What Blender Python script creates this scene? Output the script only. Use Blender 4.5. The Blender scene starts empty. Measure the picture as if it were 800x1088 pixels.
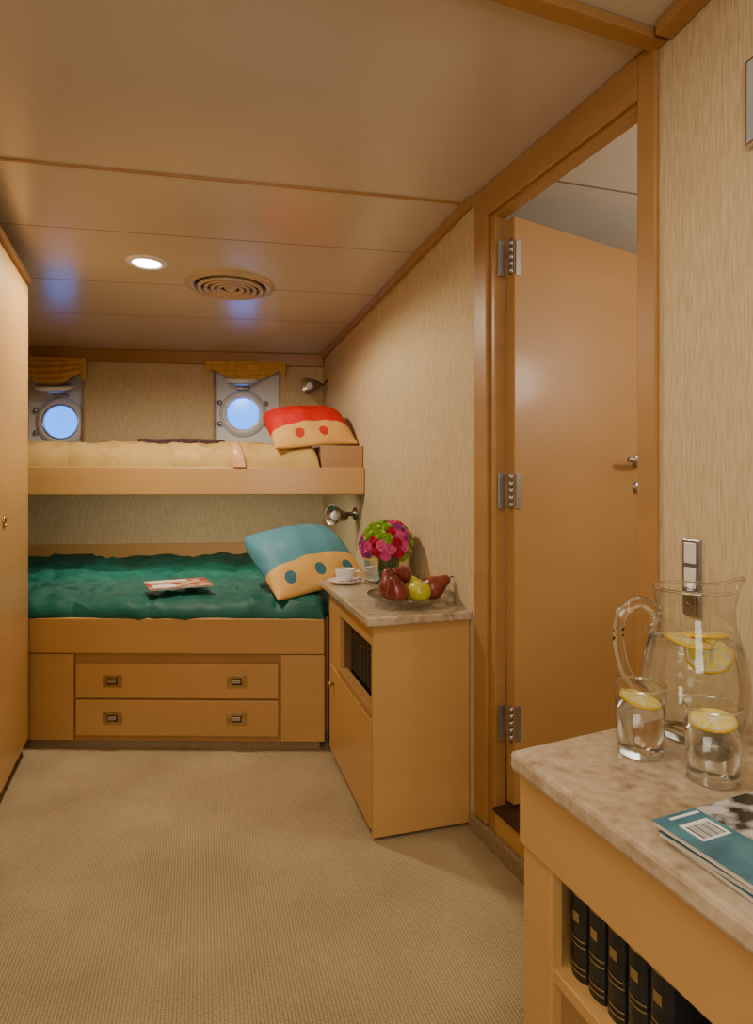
import bpy, bmesh, math, random
from mathutils import Vector, Matrix, noise
random.seed(7)
C=bpy.context.scene.collection
def lin(c):
    return tuple(((v/255)/12.92 if v/255<=0.04045 else ((v/255+0.055)/1.055)**2.4) for v in c)+(1,)
# ---------------------------------------------------------------- materials
def mat(name,col,rough=.5,metal=0,col2=None,scale=(5,5,5),nscale=1.0,bump=0,coat=0,trans=0,ior=1.45,emit=None,es=0,detail=4,sheen=0,lo=.35,hi=.65,bdist=.01):
    m=bpy.data.materials.new(name); m.use_nodes=True
    nt=m.node_tree; b=nt.nodes['Principled BSDF']
    b.inputs['Base Color'].default_value=lin(col); b.inputs['Roughness'].default_value=rough
    b.inputs['Metallic'].default_value=metal; b.inputs['Coat Weight'].default_value=coat
    b.inputs['Coat Roughness'].default_value=.15
    b.inputs['Transmission Weight'].default_value=trans; b.inputs['IOR'].default_value=ior
    b.inputs['Sheen Weight'].default_value=sheen
    if emit: b.inputs['Emission Color'].default_value=lin(emit); b.inputs['Emission Strength'].default_value=es
    if col2 or bump:
        tc=nt.nodes.new('ShaderNodeTexCoord'); mp=nt.nodes.new('ShaderNodeMapping'); mp.inputs['Scale'].default_value=scale
        nz=nt.nodes.new('ShaderNodeTexNoise'); nz.inputs['Scale'].default_value=nscale; nz.inputs['Detail'].default_value=detail
        nt.links.new(tc.outputs['Object'],mp.inputs['Vector']); nt.links.new(mp.outputs['Vector'],nz.inputs['Vector'])
        if col2:
            cr=nt.nodes.new('ShaderNodeValToRGB'); cr.color_ramp.elements[0].position=lo; cr.color_ramp.elements[1].position=hi
            cr.color_ramp.elements[0].color=lin(col); cr.color_ramp.elements[1].color=lin(col2)
            nt.links.new(nz.outputs['Fac'],cr.inputs['Fac']); nt.links.new(cr.outputs['Color'],b.inputs['Base Color'])
        if bump:
            bp=nt.nodes.new('ShaderNodeBump'); bp.inputs['Strength'].default_value=bump; bp.inputs['Distance'].default_value=bdist
            nt.links.new(nz.outputs['Fac'],bp.inputs['Height']); nt.links.new(bp.outputs['Normal'],b.inputs['Normal'])
    return m
WOOD=mat('painted_wood',(191,148,88),.42,col2=(197,154,94),scale=(1.5,1.5,6),coat=.15)
WOODD=mat('wood_trim',(164,121,71),.4,col2=(172,129,77),scale=(3,3,12),coat=.2)
DOORM=mat('door_wood',(174,129,75),.45,col2=(181,135,81),scale=(2,2,5),coat=.1)
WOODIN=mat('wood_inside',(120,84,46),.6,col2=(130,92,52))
DARK=mat('gap_shade',(38,24,14),.8,col2=(48,30,18))  # near-black colour that stands in for shade in gaps, holes and recesses
WALLP=mat('grasscloth_wallpaper',(180,157,116),.85,col2=(218,198,158),scale=(260,260,24),bump=.4,detail=5,lo=.25,hi=.75,bdist=.004)
WALLP2=mat('grasscloth_wallpaper_pale',(184,163,123),.85,col2=(220,200,161),scale=(230,230,20),bump=.4,detail=5,lo=.25,hi=.75,bdist=.004)
CEIL=mat('ceiling_panel',(200,187,171),.28,col2=(206,193,177),scale=(.7,.7,.7),coat=.35)
CEILN=mat('ceiling_next',(225,218,208),.5,col2=(230,222,212))
SEAM=mat('seam',(140,116,90),.6,col2=(146,122,96))
METAL=mat('chrome',(190,190,196),.25,1,col2=(205,205,212))
HINGE=mat('hinge_steel',(150,150,156),.35,.9,col2=(165,165,172))
BRASS=mat('old_brass',(205,184,136),.3,1,col2=(180,156,110),scale=(40,40,40))
NICKEL=mat('nickel',(160,146,130),.28,1,col2=(178,164,148),scale=(30,30,30))
HULL=mat('painted_hull',(236,238,246),.45,col2=(240,242,250),scale=(6,6,6),bump=.1)
WHITEP=mat('white_enamel',(236,238,242),.35,col2=(228,231,236))
SKYG=mat('porthole_glass_glow',(60,130,255),.15,emit=(48,138,255),es=2.8,col2=(70,140,255))  # glass emits blue itself, in place of sky light coming through
VENTM=mat('vent_metal',(200,180,148),.35,.2,col2=(192,170,138),coat=.2)
LAMPE=mat('lamp_glow',(255,245,230),.4,emit=(255,244,228),es=30,col2=(255,240,225))
GOLDF=mat('gold_satin',(206,158,66),.4,col2=(228,186,96),scale=(30,30,8),bump=.3,sheen=.2)
TEAL=mat('teal_duvet_fabric',(0,78,66),.6,col2=(2,90,76),scale=(14,14,14),bump=.15)
CREAM=mat('cream_quilt_fabric',(190,154,86),.7,col2=(204,170,102),scale=(10,10,10),bump=.35)
SATIN=mat('peach_satin',(222,164,120),.35,col2=(232,178,136),scale=(10,10,10),bump=.2)
BLANK=mat('dark_blanket',(46,34,50),.8,col2=(90,60,52),scale=(60,60,60))
WHITEC=mat('porcelain',(240,238,232),.15,col2=(244,242,238),coat=.5)
COFFEE=mat('coffee',(52,28,14),.15,col2=(60,34,18))
RED=mat('pear_red',(100,28,28),.35,col2=(146,66,52),scale=(30,30,12),coat=.3)
GREEN=mat('apple_green',(186,184,40),.3,col2=(200,192,64),scale=(25,25,25),coat=.4)
STEM=mat('stem',(70,60,25),.7,col2=(50,90,30),scale=(30,30,30))
PINK=mat('petal_pink',(222,60,140),.6,col2=(244,130,180),scale=(60,60,60))
MAG=mat('petal_red',(180,20,60),.6,col2=(216,60,90),scale=(60,60,60))
PURP=mat('petal_purple',(160,50,140),.6,col2=(200,100,180),scale=(60,60,60))
LIME=mat('petal_green',(140,180,50),.6,col2=(172,204,80),scale=(60,60,60))
LEAF=mat('leaf',(40,92,36),.6,col2=(66,118,48),scale=(40,40,40))
LEMON=mat('lemon_flesh',(238,214,70),.35,col2=(248,232,120),scale=(60,60,60))
RIND=mat('lemon_rind',(240,196,20),.4,col2=(228,186,20),scale=(60,60,60))
BOOK=mat('black_leather',(20,24,26),.4,col2=(32,38,38),scale=(60,60,60),bump=.2,coat=.2)
GOLD=mat('gilt',(176,156,104),.4,.6,col2=(150,130,84))
PAPER=mat('paper',(232,228,218),.7,col2=(196,190,178),scale=(2,2,900))
BARW=mat('label_white',(235,238,240),.5,col2=(228,232,236))
BLK=mat('ink_black',(20,20,22),.5,col2=(30,30,32))
PLASTIC=mat('switch_white',(232,228,220),.35,col2=(226,222,214))
CARPK=mat('carpet_kick',(166,146,108),.95,col2=(140,120,86),scale=(120,120,240),bump=.6)
COVO=mat('cover_orange',(190,70,30),.3,col2=(230,200,170),scale=(25,25,25),coat=.4,lo=.45,hi=.6)
PICT=mat('picture_print',(150,160,170),.4,col2=(190,190,185),scale=(6,6,6))

def carpet():
    m=bpy.data.materials.new('ribbed_carpet'); m.use_nodes=True; nt=m.node_tree; b=nt.nodes['Principled BSDF']
    b.inputs['Roughness'].default_value=.97; N=nt.nodes.new; L=nt.links.new
    tc=N('ShaderNodeTexCoord')
    w=N('ShaderNodeTexWave'); w.bands_direction='X'; w.inputs['Scale'].default_value=38; w.inputs['Distortion'].default_value=1.6; w.inputs['Detail'].default_value=2; w.inputs['Detail Scale'].default_value=3
    w2=N('ShaderNodeTexWave'); w2.bands_direction='Y'; w2.inputs['Scale'].default_value=44; w2.inputs['Distortion'].default_value=3.5
    n=N('ShaderNodeTexNoise'); n.inputs['Scale'].default_value=3; n.inputs['Detail'].default_value=7
    n2=N('ShaderNodeTexNoise'); n2.inputs['Scale'].default_value=160
    for q in (w,w2,n,n2): L(tc.outputs['Object'],q.inputs['Vector'])
    mx=N('ShaderNodeMix'); mx.data_type='FLOAT'; mx.inputs[0].default_value=.35; L(w.outputs['Fac'],mx.inputs[2]); L(w2.outputs['Fac'],mx.inputs[3])
    mx2=N('ShaderNodeMix'); mx2.data_type='FLOAT'; mx2.inputs[0].default_value=.5; L(mx.outputs[0],mx2.inputs[2]); L(n2.outputs['Fac'],mx2.inputs[3])
    mx3=N('ShaderNodeMix'); mx3.data_type='FLOAT'; mx3.inputs[0].default_value=.4; L(mx2.outputs[0],mx3.inputs[2]); L(n.outputs['Fac'],mx3.inputs[3])
    cr=N('ShaderNodeValToRGB'); cr.color_ramp.elements[0].position=.22; cr.color_ramp.elements[1].position=.75
    cr.color_ramp.elements[0].color=lin((122,102,70)); cr.color_ramp.elements[1].color=lin((196,174,132))
    L(mx3.outputs[0],cr.inputs['Fac']); L(cr.outputs['Color'],b.inputs['Base Color'])
    bp=N('ShaderNodeBump'); bp.inputs['Strength'].default_value=.7; bp.inputs['Distance'].default_value=.005
    L(mx2.outputs[0],bp.inputs['Height']); L(bp.outputs['Normal'],b.inputs['Normal']); return m
CARPET=carpet()
def marble():
    m=bpy.data.materials.new('marble'); m.use_nodes=True; nt=m.node_tree; b=nt.nodes['Principled BSDF']
    b.inputs['Roughness'].default_value=.22; b.inputs['Coat Weight'].default_value=.3; N=nt.nodes.new; L=nt.links.new
    tc=N('ShaderNodeTexCoord'); n=N('ShaderNodeTexNoise'); n.inputs['Scale'].default_value=9; n.inputs['Detail'].default_value=9; n.inputs['Distortion'].default_value=1.2
    v=N('ShaderNodeTexNoise'); v.inputs['Scale'].default_value=60; v.inputs['Detail'].default_value=5
    L(tc.outputs['Object'],n.inputs['Vector']); L(tc.outputs['Object'],v.inputs['Vector'])
    mx=N('ShaderNodeMix'); mx.data_type='FLOAT'; mx.inputs[0].default_value=.5; L(n.outputs['Fac'],mx.inputs[2]); L(v.outputs['Fac'],mx.inputs[3])
    cr=N('ShaderNodeValToRGB'); e=cr.color_ramp.elements; e[0].position=.34; e[0].color=lin((150,128,102)); e[1].position=.64; e[1].color=lin((202,184,158))
    k=e.new(.46); k.color=lin((182,162,134))
    L(mx.outputs[0],cr.inputs['Fac']); L(cr.outputs['Color'],b.inputs['Base Color']); return m
MARBLE=marble()
def thin_glass(name,f0,f1):
    m=bpy.data.materials.new(name); m.use_nodes=True; nt=m.node_tree; nt.nodes.clear(); N=nt.nodes.new; L=nt.links.new
    o=N('ShaderNodeOutputMaterial'); t=N('ShaderNodeBsdfTransparent'); t.inputs[0].default_value=(.96,.97,.96,1)
    g=N('ShaderNodeBsdfGlossy'); g.inputs['Roughness'].default_value=.03
    lw=N('ShaderNodeLayerWeight'); lw.inputs[0].default_value=.3
    mr=N('ShaderNodeMath'); mr.operation='MULTIPLY_ADD'; mr.inputs[1].default_value=f1; mr.inputs[2].default_value=f0
    L(lw.outputs['Facing'],mr.inputs[0])
    mx=N('ShaderNodeMixShader'); L(mr.outputs[0],mx.inputs[0]); L(t.outputs[0],mx.inputs[1]); L(g.outputs[0],mx.inputs[2]); L(mx.outputs[0],o.inputs[0]); return m
GLASS=thin_glass('clear_glass',.04,.8)
WATER=mat('water',(250,252,250),.0,trans=1,ior=1.25,col2=(252,252,250))
SOLIDG=mat('solid_glass',(250,252,250),.02,trans=1,ior=1.45,col2=(252,252,252))
def pillow_mat(name,cA,cBand,cDot,yb,dots,r):
    m=bpy.data.materials.new(name); m.use_nodes=True; nt=m.node_tree; b=nt.nodes['Principled BSDF']; b.inputs['Roughness'].default_value=.6
    N=nt.nodes.new; L=nt.links.new
    tc=N('ShaderNodeTexCoord'); sp=N('ShaderNodeSeparateXYZ'); L(tc.outputs['Object'],sp.inputs[0])
    cb=N('ShaderNodeCombineXYZ'); L(sp.outputs['X'],cb.inputs[0]); L(sp.outputs['Y'],cb.inputs[1])
    lt=N('ShaderNodeMath'); lt.operation='LESS_THAN'; lt.inputs[1].default_value=yb; L(sp.outputs['Y'],lt.inputs[0])
    mx=N('ShaderNodeMix'); mx.data_type='RGBA'; mx.inputs[6].default_value=lin(cA); mx.inputs[7].default_value=lin(cBand); L(lt.outputs[0],mx.inputs[0])
    last=mx.outputs[2]
    for (dx,dy) in dots:
        vd=N('ShaderNodeVectorMath'); vd.operation='DISTANCE'; vd.inputs[1].default_value=(dx,dy,0); L(cb.outputs[0],vd.inputs[0])
        l2=N('ShaderNodeMath'); l2.operation='LESS_THAN'; l2.inputs[1].default_value=r; L(vd.outputs['Value'],l2.inputs[0])
        m2=N('ShaderNodeMix'); m2.data_type='RGBA'; m2.inputs[7].default_value=lin(cDot); L(last,m2.inputs[6]); L(l2.outputs[0],m2.inputs[0]); last=m2.outputs[2]
    L(last,b.inputs['Base Color'])
    n=N('ShaderNodeTexNoise'); n.inputs['Scale'].default_value=9; L(tc.outputs['Object'],n.inputs['Vector'])
    bp=N('ShaderNodeBump'); bp.inputs['Strength'].default_value=.5; bp.inputs['Distance'].default_value=.025; L(n.outputs['Fac'],bp.inputs['Height']); L(bp.outputs['Normal'],b.inputs['Normal'])
    return m
# ---------------------------------------------------------------- geometry helpers
def mkobj(name,bm,m,smooth=False,parent=None,bevel=0,M=None,seg=2):
    bmesh.ops.recalc_face_normals(bm,faces=bm.faces)
    if M is not None: bm.transform(M)
    me=bpy.data.meshes.new(name); bm.to_mesh(me); bm.free()
    if smooth:
        for p in me.polygons: p.use_smooth=True
    for mm in (m if isinstance(m,(list,tuple)) else [m]): me.materials.append(mm)
    o=bpy.data.objects.new(name,me); C.objects.link(o)
    if bevel:
        md=o.modifiers.new('bevel','BEVEL'); md.width=bevel; md.segments=seg; md.limit_method='ANGLE'
    if parent is not None:
        o.parent=parent; o.matrix_parent_inverse=Matrix.Translation(-Vector(parent.location))
    return o
def group(name,loc=(0,0,0)):
    e=bpy.data.objects.new(name,None); e.location=loc; e.empty_display_size=.1; C.objects.link(e); return e
def addbox(bm,x0,x1,y0,y1,z0,z1,mi=0):
    v=[bm.verts.new(p) for p in ((x0,y0,z0),(x1,y0,z0),(x1,y1,z0),(x0,y1,z0),(x0,y0,z1),(x1,y0,z1),(x1,y1,z1),(x0,y1,z1))]
    for f in ((0,3,2,1),(4,5,6,7),(0,1,5,4),(1,2,6,5),(2,3,7,6),(3,0,4,7)):
        bm.faces.new([v[i] for i in f]).material_index=mi
def boxes(name,lst,m,parent=None,bevel=0,M=None):
    bm=bmesh.new()
    for b in lst: addbox(bm,*b)
    return mkobj(name,bm,m,False,parent,bevel,M)
def prism(name,poly,z0,z1,m,parent=None,bevel=0,M=None):
    bm=bmesh.new(); a=[bm.verts.new((x,y,z0)) for x,y in poly]; b=[bm.verts.new((x,y,z1)) for x,y in poly]; n=len(poly)
    bm.faces.new(a); bm.faces.new(b)
    for i in range(n): bm.faces.new((a[i],a[(i+1)%n],b[(i+1)%n],b[i]))
    return mkobj(name,bm,m,False,parent,bevel,M)
def lathe(name,prof,m,M=None,parent=None,seg=40,closed=False,smooth=True):
    bm=bmesh.new(); rings=[]
    for r,z in prof:
        if r<1e-6: rings.append([bm.verts.new((0,0,z))])
        else: rings.append([bm.verts.new((r*math.cos(2*math.pi*i/seg),r*math.sin(2*math.pi*i/seg),z)) for i in range(seg)])
    pairs=list(zip(rings,rings[1:]))
    if closed: pairs.append((rings[-1],rings[0]))
    for a,b in pairs:
        if len(a)==1 and len(b)==1: continue
        for i in range(seg):
            j=(i+1)%seg
            if len(a)==1: bm.faces.new((a[0],b[i],b[j]))
            elif len(b)==1: bm.faces.new((a[i],a[j],b[0]))
            else: bm.faces.new((a[i],a[j],b[j],b[i]))
    return mkobj(name,bm,m,smooth,parent,0,M)
def spline(pts,n=8):
    P=[Vector(p) for p in pts]; out=[]
    for i in range(len(P)-1):
        p0=P[max(i-1,0)];p1=P[i];p2=P[i+1];p3=P[min(i+2,len(P)-1)]
        for k in range(n):
            t=k/n; out.append(.5*((2*p1)+(-p0+p2)*t+(2*p0-5*p1+4*p2-p3)*t*t+(-p0+3*p1-3*p2+p3)*t**3))
    out.append(P[-1]); return out
def tube(name,pts,r,m,parent=None,seg=12,smoothn=8,M=None,flat=1.0):
    P=spline(pts,smoothn) if smoothn else [Vector(p) for p in pts]
    bm=bmesh.new(); rings=[]; up=Vector((0,0,1))
    for i,p in enumerate(P):
        t=(P[min(i+1,len(P)-1)]-P[max(i-1,0)]).normalized()
        a=t.cross(up)
        if a.length<.05: a=t.cross(Vector((0,1,0)))
        a.normalize(); b=t.cross(a)
        rr=r[0]+(r[1]-r[0])*i/(len(P)-1) if isinstance(r,tuple) else r
        rings.append([bm.verts.new(p+a*rr*flat*math.cos(2*math.pi*k/seg)+b*rr*math.sin(2*math.pi*k/seg)) for k in range(seg)])
    for a,b in zip(rings,rings[1:]):
        for i in range(seg): bm.faces.new((a[i],a[(i+1)%seg],b[(i+1)%seg],b[i]))
    bm.faces.new(rings[0]); bm.faces.new(rings[-1])
    return mkobj(name,bm,m,True,parent,0,M)
def frame(ox,oy,dx,dy,z=0):
    l=math.hypot(dx,dy); dx/=l; dy/=l
    return Matrix(((dx,-dy,0,ox),(dy,dx,0,oy),(0,0,1,z),(0,0,0,1)))
def T(x,y,z): return Matrix.Translation((x,y,z))
def R(a,ax): return Matrix.Rotation(math.radians(a),4,ax)
def orient(loc,d):
    return T(*loc) @ Vector(d).to_track_quat('Z','Y').to_matrix().to_4x4()

CZ=2.116
HY=lambda X: 4.41+.169*(.875-X)
HF=frame(.875,4.41,-.986,.1666)      # hull wall frame: x = leftwards along wall, y = into room
BY=lambda X: 2.553+.309*(.5345-X)    # berth front line
BF=frame(.5345,2.553,-.9554,.2952)
UY=lambda X: 3.217+.169*(.875-X)
WX=lambda Y: .88+.096*(1.88-Y)       # door wall line
NX=lambda Y: .955-.05*(1.1-Y)        # near wall
# ---------------------------------------------------------------- room shell
boxes('floor',[(-1.5,1.1,-1.9,5.0,-.06,0)],CARPET)
prism('ceiling',[(-1.5,-1.9),(.95,-1.9),(1.03,1.1),(.96,1.88),(.96,4.95),(-1.5,4.95)],CZ,CZ+.05,CEIL)
def strip(name,p0,p1,w,z0,z1,m):
    M=frame(p0[0],p0[1],p1[0]-p0[0],p1[1]-p0[1]); L=math.hypot(p1[0]-p0[0],p1[1]-p0[1])
    return boxes(name,[(0,L,-w/2,w/2,z0,z1)],m,M=M,bevel=.001)
strip('trim_1',(-1.45,2.094),(.87,1.891),.011,CZ-.005,CZ+.002,WOODD)
strip('trim_2',(-1.45,2.591),(.87,2.354),.004,CZ-.001,CZ+.002,SEAM)
strip('trim_3',(-1.45,3.227),(.87,2.925),.004,CZ-.001,CZ+.002,SEAM)
strip('trim_4',(-1.45,3.832),(.87,3.476),.004,CZ-.001,CZ+.002,SEAM)
boxes('wall_right',[(.875,.925,1.83,4.46,0,CZ)],WALLP)
prism('wall_right_near',[(NX(1.09),1.09),(NX(-1.9),-1.9),(NX(-1.9)+.07,-1.9),(NX(1.09)+.09,1.09)],0,CZ,WALLP2)
boxes('wall_left',[(-1.47,-1.4,-1.9,4.9,0,CZ)],WALLP)
boxes('wall_rear',[(-1.4,.83,-1.87,-1.8,0,CZ)],WALLP)
W=[(0,2.42,-.1,0,0,1.30),(0,2.42,-.1,0,2.03,CZ),(0,.313,-.1,0,1.30,2.03),(.80,1.689,-.1,0,1.30,2.03),(2.12,2.42,-.1,0,1.30,2.03)]
boxes('wall_back',W,WALLP2,M=HF)
boxes('trim_back_beam',[(.0,2.34,0.001,.05,2.028,CZ-.001)],WOODD,M=HF,bevel=.004)
boxes('trim_back_rail',[(.0,2.34,0.001,.04,.63,.735)],WOOD,M=HF,bevel=.006)
boxes('trim_right_cornice',[(.852,.874,1.84,4.37,CZ-.035,CZ-.001)],WOODD,bevel=.003)
prism('trim_ceiling_beam',[(.953,1.095),(.953,1.055),(-1.39,.885),(-1.39,.925)],CZ-.022,CZ-.001,WOODD,bevel=.003)
prism('trim_near_cornice',[(NX(1.04)-.002,1.04),(NX(1.04)-.045,1.04),(NX(-1.79)-.045,-1.79),(NX(-1.79)-.002,-1.79)],CZ-.03,CZ-.001,WOODD,bevel=.003)
prism('baseboard_right',[(WX(1.855),1.855),(WX(1.10),1.10),(WX(1.10)-.02,1.10),(WX(1.855)-.02,1.855)],0,.055,CARPK,bevel=.004)
# ---------------------------------------------------------------- door + frame
DL=math.hypot(1.83-1.08,WX(1.08)-WX(1.83))
DF=frame(WX(1.83),1.83,WX(1.08)-WX(1.83),1.08-1.83)
d0=group('door_frame',(WX(1.45),1.45,1))
SZ=.135; OT=2.003; JT=.042
boxes('jamb_hinge_side',[(0,.105,.0,JT,0,CZ-.001)],WOODD,d0,.003,DF)
boxes('jamb_latch_side',[(.69,DL,.0,JT,0,CZ-.001)],WOODD,d0,.003,DF)
boxes('header',[(.105,.69,.0,JT,OT,CZ-.001)],WOODD,d0,.003,DF)
boxes('casing',[(0,.075,-.014,.0,.06,CZ-.002),(.70,DL,-.014,0,.06,CZ-.002),(.075,.70,-.014,0,OT+.012,CZ-.002)],WOODD,d0,.004,DF)
boxes('coaming',[(.105,.69,.0,JT,0,SZ-.012)],WOOD,d0,.002,DF)
boxes('sill_plate',[(.105,.69,-.01,JT+.03,SZ-.011,SZ)],mat('sill_metal',(96,70,48),.35,.6,col2=(80,58,40)),d0,.002,DF)
dr=group('door_1',(1.2,1.77,1))
hx,hy=.934,1.728
DD=frame(hx,hy,1.546-hx,1.888-hy)
boxes('leaf',[(0.003,.685,-.036,0,SZ+.01,OT-.006)],DOORM,dr,.003,DD)
HM=DD@T(.606,-.036,1.24)
lathe('handle_rose',[(0,0),(.024,0),(.024,.006),(.018,.01),(.009,.012),(.009,.04),(0,.04)],METAL,HM@R(90,'X'),dr,24)
tube('lever',[(.005,-.045,0),(-.03,-.05,.0),(-.105,-.046,.0)],.009,METAL,dr,M=HM)
lathe('lock_rose',[(0,0),(.022,0),(.022,.006),(.014,.012),(0,.012)],METAL,DD@T(.606,-.036,1.145)@R(90,'X'),dr,24)
boxes('lock_turn',[(-.004,.004,-.03,-.012,-.014,.014)],METAL,dr,.001,DD@T(.606,-.036,1.145))
for hz in (1.869,1.132,.401):
    h=group('door_hinge',(hx-.01,hy-.03,hz))
    boxes('leaf_a',[(-.024,-.001,.0,.004,-.055,.055)],HINGE,h,.001,T(.927,1.716,hz))
    boxes('leaf_b',[(.006,.029,-.040,-.0365,-.055,.055)],HINGE,h,.001,DD@T(0,0,hz))
    for k in range(5):
        z=-.055+k*.022
        lathe('knuckle',[(0,z+.001),(.006,z+.001),(.006,z+.021),(0,z+.021)],HINGE,T(.934,1.694,hz),h,14)
# next room
boxes('floor_next_room',[(1.1,3.0,-.2,3.4,0.0,.05)],CARPET)
boxes('ceiling_next_room',[(1.035,3.0,-.2,3.4,CZ+.03,CZ+.07)],CEILN)
boxes('wall_next_right',[(2.9,2.97,-.2,3.4,.05,CZ+.03)],WALLP2)
boxes('wall_next_back',[(.96,2.9,3.3,3.37,0.05,CZ+.03)],WALLP2)
boxes('wall_next_front',[(1.06,2.9,-.2,-.13,0.05,CZ+.03)],WALLP2)
boxes('trim_next_seams',[(1.05,2.9,1.72,1.726,CZ+.027,CZ+.031),(1.05,2.9,2.35,2.356,CZ+.027,CZ+.031)],SEAM)
# ---------------------------------------------------------------- wardrobe (left)
wx=lambda Y: -.687-.0725*(Y-2.443)
wd=group('wardrobe',(-1,2,1)); WT=2.02
prism('carcass',[(wx(1.0),1.0),(wx(2.92),2.92),(-1.39,2.92),(-1.39,1.0)],.05,WT,WOOD,wd,.003)
prism('plinth',[(wx(1.0)-.03,1.0),(wx(2.9)-.03,2.9),(-1.39,2.9),(-1.39,1.0)],0,.05,DARK,wd)  # plinth coloured near-black to give the shaded gap under the wardrobe
prism('crown',[(wx(1.0)+.018,1.0),(wx(2.93)+.018,2.935),(-1.39,2.935),(-1.39,1.0)],WT,WT+.035,WOODD,wd,.008)
WF=frame(wx(2.92),2.92,wx(1.0)-wx(2.92),1.0-2.92)
for a,b in ((.03,.60),(.606,1.2),(1.206,1.88)):
    boxes('door_panel',[(a,b,0,.012,.07,WT-.02)],WOOD,wd,.003,WF)
lathe('latch_ring',[(.014,0),(.02,0),(.02,.005),(.014,.005)],BRASS,WF@T(.48,.012,1.02)@R(-90,'X'),wd,20,closed=True)
lathe('latch_hole_shade',[(0,0),(.013,0),(.013,.002),(0,.002)],DARK,WF@T(.48,.012,1.02)@R(-90,'X'),wd,20)  # dark disc in place of the shaded latch hole
# ---------------------------------------------------------------- portholes / windows
def porthole(i,s,z,s0,s1,sw):
    g=group('window_%d'%i,tuple(HF@Vector((s,-.05,z))))
    boxes('hull_plate',[(s0-.01,s1+.01,-.135,-.101,1.29,2.04)],HULL,g,0,HF)
    boxes('frame_sides',[(s0,s0+.014,-.1,.008,1.31,2.025),(s1-.014,s1,-.1,.008,1.31,2.025)],WOODD,g,.002,HF)
    M=HF@T(s,-.1,z)@R(-90,'X')
    lathe('ring',[(.118,0),(.118,.02),(.128,.034),(.15,.034),(.158,.022),(.172,.018),(.176,0)],WHITEP,M,g,48)
    lathe('inner_ring',[(.116,.006),(.116,.03),(.127,.036),(.13,.02)],METAL,M,g,48)
    lathe('glass',[(0,.004),(.117,.004)],SKYG,M,g,48)
    for a in (25,155,205,335):
        x=math.cos(math.radians(a))*.185; zz=math.sin(math.radians(a))*.185
        lathe('dog_bolt',[(0,0),(.018,0),(.018,.03),(.010,.045),(0,.045)],METAL,HF@T(s+x,-.1,z+zz)@R(-90,'X'),g,14)
    M2=HF@T(s,.03,z+.215)@R(-16,'X')
    lathe('deadlight_cover',[(0,.0),(.095,.0),(.118,.006),(.124,.018),(.118,.034),(.09,.026),(0,.03)],WHITEP,M2,g,40)
    lathe('cover_ring',[(.070,-.003),(.078,-.010),(.092,-.010),(.098,-.002)],METAL,M2,g,36)
    tube('cover_hinge',[(-.05,-.085,z+.19),(.0,-.09,z+.19),(.05,-.085,z+.19)],.012,METAL,g,M=HF@T(s,0,0))
    swag(g,*sw)
    return g
def swag(g,s0,s1,ztop,drop,seed,lean):
    bm=bmesh.new(); nx,nz=100,44; V=[]
    for j in range(nz+1):
        v=j/nz; row=[]
        for i in range(nx+1):
            u=i/nx; uu=u**lean
            dip=math.sin(math.pi*uu)
            tl=math.exp(-((u-.02)/.035)**2)*1.0+math.exp(-((u-.98)/.035)**2)*.7
            dr=drop*(.18+.82*dip)+drop*.55*tl
            z=ztop-v*dr
            ph=v*(2.2+2.3*dip)*2*math.pi
            fold=math.sin(ph+seed+1.2*math.sin(u*4+seed))*(.35+.65*dip)
            side=math.sin(u*nx*.7)*tl
            n=.058+.042*math.sin(math.pi*min(v,1)*.8)*dip+.013*fold+.012*side
            row.append(bm.verts.new((s0+(s1-s0)*u,n,z)))
        V.append(row)
    for j in range(nz):
        for i in range(nx): bm.faces.new((V[j][i],V[j][i+1],V[j+1][i+1],V[j+1][i]))
    o=mkobj('valance',bm,GOLDF,True,g,0,HF); md=o.modifiers.new('s','SOLIDIFY'); md.thickness=.003
porthole(1,.592,1.687,.313,.80,(.27,.84,2.045,.145,1,1.0))
porthole(2,1.879,1.609,1.689,2.12,(1.66,2.2,2.045,.195,2,.8))
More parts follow.
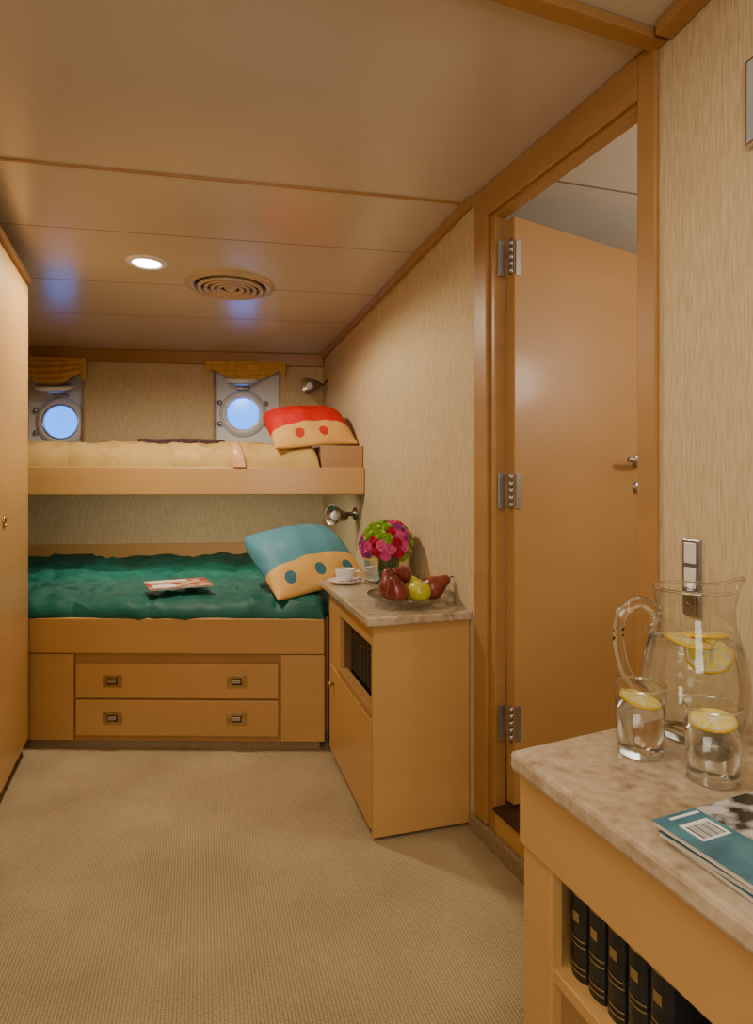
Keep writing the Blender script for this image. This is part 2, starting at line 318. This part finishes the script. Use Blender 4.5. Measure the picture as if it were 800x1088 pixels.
# ---------------------------------------------------------------- upper bunk
ub=group('bunk_bed',(0,3.9,1.2))
prism('platform',[(.872,UY(.872)+.03),(.872,HY(.872)-.005),(-1.39,HY(-1.39)-.005),(-1.39,UY(-1.39)+.03)],1.115,1.235,WOOD,ub)
UF=frame(.872,UY(.872),-.986,.1666)
boxes('front_rail',[(.0,2.28,-.03,0,1.10,1.25)],WOOD,ub,.006,UF)
prism('head_ledge',[(.872,UY(.872)+.032),(.64,UY(.64)+.032),(.64,HY(.64)-.01),(.872,HY(.872)-.01)],1.236,1.372,WOODD,ub,.004)
def quad_cloth(name,FL,FR,BR,BL,z0,z1,nx,ny,m,cell,puff,seed,parent=None,edge=.10,wr=.012,fold=0):
    bm=bmesh.new(); V=[]
    FL,FR,BR,BL=[Vector((*p,0)) for p in (FL,FR,BR,BL)]
    Lx=(FR-FL).length; Ly=(BL-FL).length
    for j in range(ny+1):
        v=(j/ny)**1.5; row=[]
        for i in range(nx+1):
            u=i/nx
            p=(FL*(1-u)+FR*u)*(1-v)+(BL*(1-u)+BR*u)*v
            dy=v*Ly; dx=u*Lx
            e=min(dy/edge,1); h=math.sqrt(max(0,1-(1-e)**2))
            er=min((1-u)*Lx/.05,1); h*=math.sqrt(max(0,1-(1-er)**2))**.6 if er<1 else 1
            jx=dx+.05*noise.noise(Vector((dx*3,dy*3,seed))); jy=dy+.05*noise.noise(Vector((dx*3,dy*3,seed+9)))
            q=abs(math.sin(math.pi*jx/cell))*abs(math.sin(math.pi*(jy+.05)/cell))
            q=q**.45
            n=noise.noise(Vector((dx*5+seed,dy*3.5,seed)))*wr+noise.noise(Vector((dx*14+seed,dy*9,2)))*wr*.5
            if fold:
                rr=1-abs(noise.noise(Vector((dx*3.2+seed,dy*7+dx*2,seed*2))))*2.4
                n+=fold*max(0,rr)**3-fold*.3
                n+=fold*.35*max(0,1-abs(noise.noise(Vector((dx*8+seed,dy*11-dx*5,seed*3))))*3)**2
            z=z0+(z1-z0)*h+(q*puff-puff*.5+n)*max(h,.25)
            wv=.012*noise.noise(Vector((dx*7,seed,z*9)))*(1-e)
            bulge=-.02*math.sin(math.pi*min(e,1))-.6*puff*q*(1-e)-max(0,wv)
            d=(BL-FL).normalized()
            row.append(bm.verts.new((p.x+d.x*bulge,p.y+d.y*bulge,z)))
        V.append(row)
    for j in range(ny):
        for i in range(nx): bm.faces.new((V[j][i],V[j][i+1],V[j+1][i+1],V[j+1][i]))
    bd=[e for e in bm.edges if e.is_boundary]
    r=bmesh.ops.extrude_edge_only(bm,edges=bd)
    for v in [x for x in r['geom'] if isinstance(x,bmesh.types.BMVert)]: v.co.z=z0-.006
    return mkobj(name,bm,m,True,parent)
quad_cloth('quilt',(-1.38,UY(-1.38)+.014),(.63,UY(.63)+.014),(.63,HY(.63)-.02),(-1.38,HY(-1.38)-.02),1.25,1.380,340,110,CREAM,.24,.008,3,ub,.16,.018,.014)
quad_cloth('satin_runner',(.17,UY(.17)-.006),(.235,UY(.235)-.006),(.24,UY(.24)+.75),(.18,UY(.18)+.75),1.256,1.400,14,60,SATIN,.3,.004,5,ub,.16,.004)
quad_cloth('folded_blanket',(-.35,UY(-.35)+.32),(.15,UY(.15)+.32),(.15,UY(.15)+.75),(-.35,UY(-.35)+.75),1.390,1.426,50,20,BLANK,.5,.004,8,ub,.04,.006)
# ---------------------------------------------------------------- lower berth
lb=group('bunk_bed',(0,3.2,.3))
def inset(o): return [(.50,BY(.50)+o),(.50,2.69),(.872,2.69),(.872,HY(.872)-.005),(-1.39,HY(-1.39)-.005),(-1.39,BY(-1.39)+o)]
prism('base',inset(.03),.032,.42,WOOD,lb)
prism('kickboard',inset(.035),0,.032,CARPK,lb)
prism('top_frame',inset(.03),.42,.555,WOOD,lb)
boxes('front_rail',[(.022,1.98,-.028,.0,.42,.575)],WOOD,lb,.006,BF)
boxes('front_panels',[(.022,.212,-.028,-.008,.04,.416),(1.118,1.98,-.028,-.008,.04,.416)],WOOD,lb,.003,BF)
boxes('drawer_frame',[(.214,1.116,-.028,-.02,.036,.418)],WOODD,lb,0,BF)
for z0,z1 in ((.226,.376),(.062,.218)):
    boxes('drawer_front',[(.222,1.107,-.02,-.003,z0,z1)],WOOD,lb,.004,BF)
    for s in (.402,.943):
        zc=(z0+z1)/2
        M=BF@T(s,-.002,zc)
        boxes('pull_plate',[(-.042,.042,-.002,.004,-.027,.027)],BRASS,lb,.002,M)
        boxes('pull_recess_shade',[(-.022,.022,.003,.0048,-.014,.014)],DARK,lb,0,M)  # raised dark plate, painted as the shade inside a finger recess
        boxes('pull_bar',[(-.018,.018,.004,.011,-.006,.011)],METAL,lb,.002,M)
prism('mattress',[(.49,BY(.49)+.05),(.49,2.70),(.86,2.70),(.86,HY(.86)-.05),(-1.38,HY(-1.38)-.05),(-1.38,BY(-1.38)+.05)],.556,.61,TEAL,lb,.02)
quad_cloth('duvet',(-1.38,BY(-1.38)+.012),(.515,BY(.515)+.012),(.865,HY(.865)-.045),(-1.38,HY(-1.38)-.045),.572,.650,300,160,TEAL,.30,.020,11,lb,.13,.026,.014)
mg=group('magazine',(-.10,2.98,.69))
MM=T(-.10,2.98,.684)@R(12,'Z')@R(2,'X')
boxes('pages',[(-.14,.14,-.10,.10,.0,.006)],PAPER,mg,.001,MM)
boxes('cover',[(-.141,.141,-.101,.101,.006,.0075)],COVO,mg,0,MM)
boxes('cover_title',[(-.12,.05,.055,.085,.0075,.0082),(-.12,-.02,-.08,-.02,.0075,.0082)],BARW,mg,0,MM)
# ---------------------------------------------------------------- pillows (pillowcase with flat buttoned hem toward the room)
def pillow(loc,rz,rx,ry,w,d,t,m):
    bm=bmesh.new(); n=60; S=[]
    for side in (1,-1):
        V=[]
        for j in range(n+1):
            row=[]
            for i in range(n+1):
                a=-1+2*i/n; b=-1+2*j/n; v=(b+1)/2
                back=max(0,b)
                cr=1-.12*abs(a)**3*back**3
                waist=1-.03*math.sin(math.pi*min(1,v*1.1))*(1-.3*abs(a))
                px=a*w/2*cr*waist; py=b*d/2*cr*(1+.012*math.sin(a*5+1))
                prof=max(0,math.sin(math.pi*min(1,v)**1.12))**.72
                ea=max(0,(1-abs(a)**3))**.5
                h=ea*prof
                wrk=noise.noise(Vector((a*2.4,b*2.4,side*4+loc[0]*9)))*.014*h+.0025*math.sin(a*13+b*5)*math.exp(-((v-.27)/.12)**2)*ea
                zz=side*(.006+h*t/2)+wrk
                if side<0: zz*=.5
                zz+=.006*math.sin(a*4+1)*(1-v)**3
                row.append(bm.verts.new((px,py,zz)))
            V.append(row)
        for j in range(n):
            for i in range(n): bm.faces.new((V[j][i],V[j][i+1],V[j+1][i+1],V[j+1][i]))
        S.append(V)
    A,B=S
    for i in range(n):
        for (p,q,r,s) in ((A[0][i],A[0][i+1],B[0][i+1],B[0][i]),(A[n][i],A[n][i+1],B[n][i+1],B[n][i]),(A[i][0],A[i+1][0],B[i+1][0],B[i][0]),(A[i][n],A[i+1][n],B[i+1][n],B[i][n])):
            bm.faces.new((p,q,r,s))
    o=mkobj('pillow',bm,m,True)
    o.matrix_world=T(*loc)@R(rz,'Z')@R(ry,'Y')@R(rx,'X'); return o
PM1=pillow_mat('pillow_red',(206,20,12),(226,174,96),(204,50,20),-.085,[(-.09,-.145),(.05,-.145)],.027)
PM2=pillow_mat('pillow_teal',(78,144,164),(230,180,98),(56,116,134),-.095,[(-.15,-.165),(.0,-.165),(.15,-.165)],.028)
pillow((.60,3.49,1.488),6,33,-5,.48,.42,.21,PM1)
pillow((.475,2.905,.800),18,31,-6,.48,.48,.21,PM2)
# ---------------------------------------------------------------- nightstand
ns=group('nightstand',(.7,2.2,.35)); nx0,nx1,ny0,ny1=.533,.872,1.865,2.665
boxes('front_panel',[(nx0,nx1,ny0,ny0+.02,.012,.70)],WOOD,ns,.003)
boxes('plinth',[(nx0+.02,nx1,ny0+.02,ny1,0,.03)],DARK,ns)
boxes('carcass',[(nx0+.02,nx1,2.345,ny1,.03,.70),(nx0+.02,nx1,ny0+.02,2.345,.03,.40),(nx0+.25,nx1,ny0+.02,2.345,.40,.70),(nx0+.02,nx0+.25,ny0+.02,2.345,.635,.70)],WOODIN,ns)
boxes('side_stile',[(nx0,nx0+.02,2.345,2.545,.03,.70)],WOOD,ns,.002)
boxes('drawer_front',[(nx0,nx0+.02,ny0+.022,2.342,.63,.698)],WOOD,ns,.003)
boxes('shelf_lip',[(nx0-.006,nx0+.03,ny0+.022,2.343,.40,.425)],WOODD,ns,.002)
boxes('cupboard_door',[(nx0-.004,nx0+.018,ny0+.024,2.51,.03,.392)],WOOD,ns,.003)
lathe('knob',[(0,0),(.006,0),(.006,.01),(.011,.014),(.011,.02),(0,.022)],BRASS,T(nx0-.004,2.44,.33)@R(-90,'Y'),ns,16)
prism('marble_top',[(.506,1.838),(.873,1.845),(.873,ny1),(.511,ny1)],.70,.73,MARBLE,ns,.006)
bs=group('book_row',(.62,2.1,.5))
def book(par,M,w,h,d,bands=(.12,.2,.75,.85)):
    bm=bmesh.new(); seg=8; pts=[]
    for k in range(seg+1):
        a=math.pi*k/seg; pts.append((-.008*math.sin(a),-w/2*math.cos(a)))
    pts+= [(d,w/2),(d,-w/2)]
    a=[bm.verts.new((x,y,0)) for x,y in pts]; b=[bm.verts.new((x,y,h)) for x,y in pts]; n=len(pts)
    bm.faces.new(a); bm.faces.new(b)
    for i in range(n): bm.faces.new((a[i],a[(i+1)%n],b[(i+1)%n],b[i]))
    mkobj('book_cover',bm,BOOK,False,par,0,M)
    for f in bands:
        bm=bmesh.new(); a=[];b=[]
        th=.002 if f!=.40 else .014
        k0,k1=(1,seg) if f!=.40 else (3,seg-2)
        for k in range(k0,k1):
            an=math.pi*k/seg; p=(-.0088*math.sin(an)-.0003,-w/2*math.cos(an)*.98)
            a.append(bm.verts.new((p[0],p[1],h*f))); b.append(bm.verts.new((p[0],p[1],h*f+th)))
        for k in range(len(a)-1): bm.faces.new((a[k],a[k+1],b[k+1],b[k]))
        mkobj('gilt_band',bm,GOLD,False,par,0,M)
for k in range(9):
    book(bs,T(nx0+.05,2.315-k*.046,.401),.040,.19+.008*(k%3),.12,(.15,.8))
# ---------------------------------------------------------------- things on the nightstand
TZ=.73
cs=group('coffee_cup',(.60,2.53,TZ)); CM=T(.598,2.53,TZ)
lathe('saucer',[(0,.002),(.035,.0),(.05,.004),(.075,.014),(.076,.017),(.05,.009),(.03,.006),(0,.006)],WHITEC,CM,cs,48)
lathe('cup_body',[(0,.008),(.022,.007),(.026,.012),(.038,.03),(.043,.06),(.0425,.062),(.04,.058),(.034,.03),(.02,.014),(0,.013)],WHITEC,CM,cs,48)
lathe('coffee',[(0,.052),(.0385,.052)],COFFEE,CM,cs,32)
tube('cup_handle',[(.040,0,.05),(.06,0,.052),(.066,0,.036),(.052,0,.022),(.035,0,.024)],.0045,WHITEC,cs,M=CM@R(-20,'Z'))
tube('spoon',[(-.02,-.055,.014),(.02,-.056,.012),(.06,-.05,.02)],.003,METAL,cs,M=CM)
lathe('spoon_bowl',[(0,0),(.010,.002),(.013,.006),(.011,.005),(0,.003)],METAL,CM@T(-.03,-.055,.012),cs,18)
fp=group('fruit_platter',(.72,2.02,TZ)); FM=T(.717,2.02,TZ)
lathe('glass_dish',[(0,.001),(.07,.001),(.075,.004),(.13,.022),(.153,.036),(.154,.039),(.13,.027),(.075,.009),(0,.007)],GLASS,FM,fp,64)
lathe('dish_rim',[(.150,.036),(.155,.037),(.155,.041),(.150,.040)],SOLIDG,FM,fp,64,closed=True)
def apple(x,y,z,r,m,tilt=0,tx=0):
    pr=[]
    for k in range(19):
        t=math.pi*k/18; rr=math.sin(t)*r*(1+.05*math.cos(t)); zz=-math.cos(t)*r*.92
        if t>math.pi*.8: zz-= r*.32*((t-math.pi*.8)/(math.pi*.2))**1.5
        if t<math.pi*.15: zz+= r*.15*(1-t/(math.pi*.15))
        pr.append((rr if 0<k<18 else 0,zz))
    M=T(x,y,z)@R(tilt,'Y')@R(tx,'X')
    lathe('apple',pr,m,M,fp,28); tube('apple_stem',[(0,0,r*.5),(.003,0,r*.95),(.008,0,r*1.15)],.0018,STEM,fp,8,M=M)
def pear(x,y,z,r,m,tilt=0,tx=0):
    pr=[(0,-.92*r),(.35*r,-.95*r),(.72*r,-.72*r),(.97*r,-.3*r),(1.0*r,.08*r),(.88*r,.45*r),(.66*r,.8*r),(.5*r,1.1*r),(.42*r,1.4*r),(.30*r,1.58*r),(.12*r,1.64*r),(0,1.6*r)]
    M=T(x,y,z)@R(tilt,'Y')@R(tx,'X')
    lathe('pear',pr,m,M,fp,28); tube('pear_stem',[(0,0,r*1.55),(.002,0,r*1.8),(.006,0,r*2.0)],.0022,STEM,fp,8,M=M)
pear(.650,1.965,.783,.040,RED,-22,14)
pear(.655,2.065,.784,.042,RED,-6,-20)
apple(.732,1.975,.783,.043,GREEN,12,8)
pear(.800,2.015,.785,.042,RED,58,10)
apple(.745,2.085,.783,.043,GREEN,30)
pear(.695,2.04,.832,.032,RED,-70,20)
fv=group('flower_vase',(.757,2.41,TZ)); VM=T(.757,2.41,TZ)
bm=bmesh.new()
w=.080
def ringsq(z,w): return [bm.verts.new((x*w,y*w,z)) for x,y in ((-1,-1),(1,-1),(1,1),(-1,1))]
r=[ringsq(.001,w),ringsq(.15,w),ringsq(.15,w-.005),ringsq(.012,w-.005)]
bm.faces.new(r[0]); bm.faces.new(r[3])
for a,b in zip(r,r[1:]):
    for i in range(4): bm.faces.new((a[i],a[(i+1)%4],b[(i+1)%4],b[i]))
mkobj('glass_vase',bm,GLASS,False,fv,.003,VM@R(6,'Z'))
for k in range(90):
    a=random.random()*6.28; q=random.random()*.068; b=a+random.uniform(-.9,.9)
    tube('stem',[(q*math.cos(a),q*math.sin(a),.014),(q*.7*math.cos(b),q*.7*math.sin(b),.09),(.06*math.cos(b),.06*math.sin(b),.17)],.0038,LEAF,fv,6,4,M=VM)
def bloom(M,rad,m,layers=5,np_=9):
    bm=bmesh.new()
    for L in range(layers):
        el=math.radians(-10+L*95/layers); rr=rad*(1-.07*L)
        for k in range(np_-L):
            az=2*math.pi*(k+.5*L+random.uniform(-.1,.1))/(np_-L)
            Mp=R(math.degrees(az),'Z')@R(-math.degrees(el),'Y')
            V=[]
            for i,(x,wd,h) in enumerate(((.15,.12,0),(.55,.34,-.03),(.85,.36,.0),(1.0,.18,.08))):
                V.append([bm.verts.new(Mp@Vector((rr*x,s*wd*rr,rr*(h+.07*(abs(s)))))) for s in (-1,0,1)])
            for i in range(3):
                for j in range(2): bm.faces.new((V[i][j],V[i][j+1],V[i+1][j+1],V[i+1][j]))
    bmesh.ops.create_icosphere(bm,subdivisions=2,radius=rad*.55)
    mkobj('bloom',bm,m,True,fv,0,M)
for k in range(66):
    z=1-(k+.5)/66*1.45; a=k*2.39996; rr=math.sqrt(max(0,1-z*z))
    d=Vector((rr*math.cos(a),rr*math.sin(a),z))
    p=Vector((d.x*.108 if d.x<0 else d.x*.086,d.y*.108,.172+d.z*.090))
    if (d.x<-.1 and z>.35) or k%13==0: m=LIME
    else: m=(PINK,MAG,PINK,PURP,PINK,MAG,PINK)[k%7]
    bloom(VM@T(*p)@d.to_track_quat('Z','Y').to_matrix().to_4x4(),random.uniform(.023,.030),m)
# ---------------------------------------------------------------- ceiling fixtures
dl=group('ceiling_downlight',(-.223,2.782,CZ)); LM=T(-.223,2.782,CZ)@R(180,'X')
lathe('trim_ring',[(.055,.001),(.062,.008),(.082,.006),(.087,.0005)],WHITEP,LM,dl,48)
lathe('lamp_face',[(0,.003),(.056,.003)],LAMPE,LM,dl,40)
ve=group('ceiling_air_vent',(.139,2.983,CZ)); VM2=T(.139,2.983,CZ)@R(180,'X')
lathe('flange',[(.165,.001),(.168,.012),(.185,.016),(.205,.010),(.211,.0005)],VENTM,VM2,ve,64)
for k,(ra) in enumerate((.150,.120,.090,.060)):
    lathe('louvre_ring',[(ra-.019,.018),(ra-.002,.028),(ra+.004,.027),(ra+.005,.010),(ra-.010,.010)],VENTM,VM2,ve,64,closed=True)
lathe('centre_cap',[(0,.026),(.022,.025),(.032,.016),(.032,.006)],VENTM,VM2,ve,40)
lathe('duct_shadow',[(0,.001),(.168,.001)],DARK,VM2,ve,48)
boxes('cross_bar',[(-.16,.16,-.004,.004,.004,.012),(-.004,.004,-.16,.16,.004,.012)],VENTM,ve,0,VM2)
# ---------------------------------------------------------------- reading lamps
def rlamp(loc,d):
    g=group('reading_lamp',loc); x,y,z=loc
    lathe('wall_plate',[(0,0),(.038,0),(.038,.008),(.03,.016),(.012,.02),(.012,.05),(0,.05)],NICKEL,T(x,y,z)@R(-90,'Y'),g,28)
    hp=Vector((x-.10,y-.03,z-.01))
    tube('arm',[(x-.045,y,z),(x-.075,y-.008,z+.004),tuple(hp)],.010,NICKEL,g,12)
    lathe('ball_joint',[(.02*math.sin(math.pi*k/10),-.02*math.cos(math.pi*k/10)) for k in range(11)],NICKEL,T(*hp),g,16)
    M=orient(hp,d)
    lathe('shade',[(0,-.045),(.022,-.043),(.032,-.025),(.036,.0),(.052,.045),(.060,.07),(.055,.07),(.034,.01),(0,.005)],NICKEL,M,g,28)
    lathe('bulb',[(0,.03),(.022,.032),(.028,.046),(.018,.062),(0,.066)],WHITEP,M,g,20)
rlamp((.875,4.26,1.875),(-.8,-.55,-.25))
rlamp((.875,3.42,.985),(-.85,-.5,.1))
# ---------------------------------------------------------------- foreground cabinet
fc=group('sideboard',(.7,.3,.4))
ex=lambda Y: .4706-.083*(Y-.859)
prism('marble_top',[(ex(.859),.859),(NX(.93)-.003,.93),(NX(-.35)-.003,-.35),(ex(-.35),-.35)],.70,.73,MARBLE,fc,.007)
SF=frame(ex(.85)+.012,.85,ex(-.35)-ex(.85),-1.2)
boxes('apron',[(0,1.18,0,.02,.588,.699)],WOOD,fc,.002,SF)
boxes('stile',[(0.006,.075,.004,.024,.0,.588),(.75,.80,.004,.024,0,.588)],WOOD,fc,.002,SF)
boxes('end_panel',[(.005,.025,.024,.40,.0,.699)],WOOD,fc,.002,SF)
boxes('shelf',[(.026,1.16,.008,.36,.42,.44)],WOOD,fc,.002,SF)
boxes('bottom_shelf',[(.026,1.16,.008,.36,.06,.08)],WOOD,fc,.002,SF)
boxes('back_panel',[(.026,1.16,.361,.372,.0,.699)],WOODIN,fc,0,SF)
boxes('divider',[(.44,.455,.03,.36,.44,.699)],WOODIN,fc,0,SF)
eb=group('encyclopedia_set',(.6,.7,.45))
SW=Matrix(((0,1,0,0),(1,0,0,0),(0,0,1,0),(0,0,0,1)))
for k in range(5):
    book(eb,SF@T(.100+k*.037,.036,.4405)@SW,.034,.205,.14,(.05,.09,.24,.28,.40,.58,.62,.9))
wb=group('white_notepad',(.6,.5,.46))
boxes('pad',[(.31,.43,.05,.2,.4405,.462)],BARW,wb,.004,SF)
boxes('pad_cover',[(.31,.43,.05,.2,.4625,.4645)],PLASTIC,wb,.001,SF)
# ---------------------------------------------------------------- glassware
def lemon(g,M,r):
    lathe('lemon_rind',[(r*.93,-.003),(r,-.002),(r,.002),(r*.93,.003)],RIND,M,g,36,closed=True)
    lathe('lemon_pith',[(0,-.0024),(r*.94,-.0024),(r*.94,.0024),(0,.0024)],PLASTIC,M,g,36)
    bm=bmesh.new()
    for k in range(9):
        a0=2*math.pi*(k+.07)/9; a1=2*math.pi*(k+.93)/9
        for zz in (.0028,-.0028):
            vs=[bm.verts.new((r*.12*math.cos((a0+a1)/2),r*.12*math.sin((a0+a1)/2),zz))]
            for q in range(5):
                a=a0+(a1-a0)*q/4; vs.append(bm.verts.new((r*.85*math.cos(a),r*.85*math.sin(a),zz)))
            bm.faces.new(vs)
    mkobj('lemon_flesh',bm,LEMON,False,g,0,M)
def tumbler(x,y,lem):
    g=group('water_glass',(x,y,TZ)); M=T(x,y,TZ+.0005)
    lathe('glass_wall',[(.032,.0),(.034,.002),(.0385,.106)],GLASS,M,g,48)
    lathe('glass_base',[(0,.0),(.032,.0),(.0335,.003),(.0335,.011),(0,.009)],SOLIDG,M,g,48)
    lathe('glass_rim',[(.0385,.105),(.039,.1065),(.0382,.108),(.0372,.1065)],SOLIDG,M,g,48,closed=True)
    lathe('water',[(0,.0135),(.0322,.0135),(.0355,.078),(0,.078)],WATER,M,g,48)
    lemon(g,M@T(.0,-.0,.0835)@R(lem[0],'X')@R(lem[1],'Y'),.031)
tumbler(.663,.7925,(10,8)); tumbler(.703,.692,(6,-10))
px,py=.805,.832
pt=group('water_pitcher',(px,py,TZ))
yaw=math.degrees(math.atan2(-.2805,.9599))
PMx=T(px,py,TZ+.0005)@R(yaw,'Z')
def lipped(name,prof,m,closed=False):
    bm=bmesh.new(); seg=64; rings=[]
    for r,z in prof:
        ring=[]
        for i in range(seg):
            a=2*math.pi*i/seg
            k=max(0,(z-.19)/.055); sp=math.exp(-(min(a,2*math.pi-a)/.35)**2)*k
            ring.append(bm.verts.new((r*math.cos(a)+.022*sp,r*math.sin(a),z+.016*sp)))
        rings.append(ring)
    pr=list(zip(rings,rings[1:]))
    if closed: pr.append((rings[-1],rings[0]))
    for a,b in pr:
        for i in range(seg):
            j=(i+1)%seg
            bm.faces.new((a[i],a[j],b[j],b[i]))
    mkobj(name,bm,m,True,pt,0,PMx)
prof=[(.060,0),(.065,.004),(.076,.03),(.083,.065),(.084,.095),(.079,.13),(.070,.165),(.063,.19),(.060,.21),(.061,.235),(.063,.245)]
lipped('pitcher_body',prof,GLASS)
lipped('pitcher_rim',[(.063,.243),(.0645,.2455),(.0625,.248),(.0605,.2455)],SOLIDG,True)
lathe('pitcher_base',[(0,0),(.060,0),(.0635,.004),(.064,.010),(0,.010)],SOLIDG,PMx,pt,56)
lathe('water',[(0,.0125),(.064,.0125),(.0735,.03),(.0805,.065),(.0815,.095),(.0765,.13),(.0705,.155),(0,.155)],WATER,PMx,pt,56)
tube('handle',[(-.060,0,.20),(-.088,0,.222),(-.120,0,.205),(-.128,0,.16),(-.114,0,.10),(-.083,0,.068)],.0095,SOLIDG,pt,14,10,M=PMx)
tube('handle_curl',[(-.060,0,.20),(-.072,-.004,.185),(-.079,0,.17)],.006,SOLIDG,pt,10,6,M=PMx)
lemon(pt,PMx@T(-.018,-.016,.160)@R(6,'X')@R(10,'Y'),.038)
lemon(pt,PMx@T(.026,.012,.163)@R(-8,'X'),.036)
lemon(pt,PMx@T(.012,-.022,.138)@R(40,'X')@R(-25,'Y'),.034)
# ---------------------------------------------------------------- magazines (foreground)
BLUE=mat('cover_blue',(26,84,112),.25,col2=(70,140,162),scale=(14,14,14),coat=.4)
PHOTO=mat('cover_photo',(26,30,36),.25,col2=(200,200,200),scale=(22,40,20),coat=.4,detail=6,lo=.44,hi=.58)
ms=group('magazine_stack',(.6,.48,.74))
c0=Vector((.512,.592))
for k,(ang,dx,dz) in enumerate(((3,.014,0),(8,.006,.0062),(5,.010,.0124),(6,0,.0186))):
    M=T(c0.x+dx,c0.y-dx*.5,TZ+.0005+dz)@R(ang,'Z')
    boxes('pages',[(.001,.209,-.28,-.001,.0,.0056)],PAPER,ms,.0008,M)
    boxes('cover_back',[(0,.21,-.281,0,.0056,.0061)],BLUE,ms,0,M)
M=T(c0.x,c0.y,TZ+.0005+.0186)@R(6,'Z')
boxes('cover_photo',[(.070,.21,-.13,-.001,.0062,.0065)],PHOTO,ms,0,M)
boxes('barcode_label',[(.018,.062,-.055,-.022,.0062,.0067)],BARW,ms,0,M)
boxes('barcode_bars',[(.022+i*.0036,.022+i*.0036+(.0012 if i%3 else .0022),-.052,-.028,.0067,.0069) for i in range(10)],BLK,ms,0,M)
boxes('cover_text',[(.02,.066,-.010,-.006,.0062,.0067)]+[(.02,.12,-.15-i*.018,-.144-i*.018,.0062,.0067) for i in range(3)],BARW,ms,0,M)
# ---------------------------------------------------------------- switch plate, picture on near wall
NF=frame(NX(.984),.984,NX(0)-NX(.984),-.984)
sw=group('light_switch',(NX(.984),.984,.967))
boxes('plate',[(-.022,.026,-.006,-.0005,.888,1.042)],HINGE,sw,.002,NF)
for z in (.915,.965,1.015):
    boxes('rocker',[(-.013,.017,-.010,-.006,z-.021,z+.021)],PLASTIC if z>.95 else NICKEL,sw,.002,NF)
pf=group('framed_picture',(.93,.7,1.8))
boxes('frame',[(.138,.42,-.012,-.001,1.75,1.905)],METAL,pf,.003,NF)
boxes('print',[(.145,.413,-.0135,-.012,1.757,1.898)],PICT,pf,0,NF)
# ---------------------------------------------------------------- lights
def area(name,loc,rot,sx,sy,e,col):
    l=bpy.data.lights.new(name,'AREA'); l.shape='RECTANGLE'; l.size=sx; l.size_y=sy; l.energy=e; l.color=col
    o=bpy.data.objects.new(name,l); o.location=loc; o.rotation_euler=[math.radians(a) for a in rot]; C.objects.link(o); return o
def spot(name,loc,rot,e,ang,col,r=.05,blend=.8):
    l=bpy.data.lights.new(name,'SPOT'); l.energy=e; l.spot_size=math.radians(ang); l.spot_blend=blend; l.color=col; l.shadow_soft_size=r
    o=bpy.data.objects.new(name,l); o.location=loc; o.rotation_euler=[math.radians(a) for a in rot]; C.objects.link(o); return o
WARM=(1,.86,.66); WH=(1,.915,.78)
area('ceiling_fill_light',(-.3,-.5,2.08),(0,0,0),.5,.9,9,WARM)  # unseen area fill behind the camera, added at ceiling height
area('ceiling_fill_light',(.1,.75,2.09),(0,0,0),.25,.25,7,WARM)  # second added fill, on the ceiling just out of view
spot('downlight_lamp',(-.223,2.782,2.10),(0,0,0),84,172,WARM,.05,.3)
l=bpy.data.lights.new('next_room_fill_light','POINT'); l.energy=25; l.color=WH; l.shadow_soft_size=.12  # unseen point fill, added to brighten the next room's ceiling
o=bpy.data.objects.new('next_room_fill_light',l); o.location=(2.1,1.0,1.7); C.objects.link(o)
area('rear_fill_light',(-.5,-1.2,1.4),(98,0,-10),.8,.8,22,WH)  # unseen fill behind the camera, aimed slightly up to lift the ceiling
l=bpy.data.lights.new('berth_fill_light','AREA'); l.shape='RECTANGLE'; l.size=1.4; l.size_y=.03; l.energy=7; l.color=WARM  # added fill below the upper bunk, brightens the wall behind the berth
o=bpy.data.objects.new('berth_fill_light',l); o.location=(-.1,3.50,1.085); o.rotation_euler=(math.radians(28),0,math.radians(-9.6)); C.objects.link(o)
w=bpy.data.worlds.new('world'); bpy.context.scene.world=w; w.use_nodes=True
w.node_tree.nodes['Background'].inputs[0].default_value=(.10,.22,.5,1); w.node_tree.nodes['Background'].inputs[1].default_value=.5
# ---------------------------------------------------------------- camera
cam=bpy.data.cameras.new('camera'); cam.sensor_fit='VERTICAL'; cam.sensor_height=36; cam.sensor_width=36
cam.lens=640/1088*36; cam.shift_y=-28/1088; cam.clip_start=.02
co=bpy.data.objects.new('camera',cam); co.location=(0,0,1.15); co.rotation_euler=(math.radians(90),0,-math.atan2(.2805,.9599)); C.objects.link(co)
bpy.context.scene.camera=co
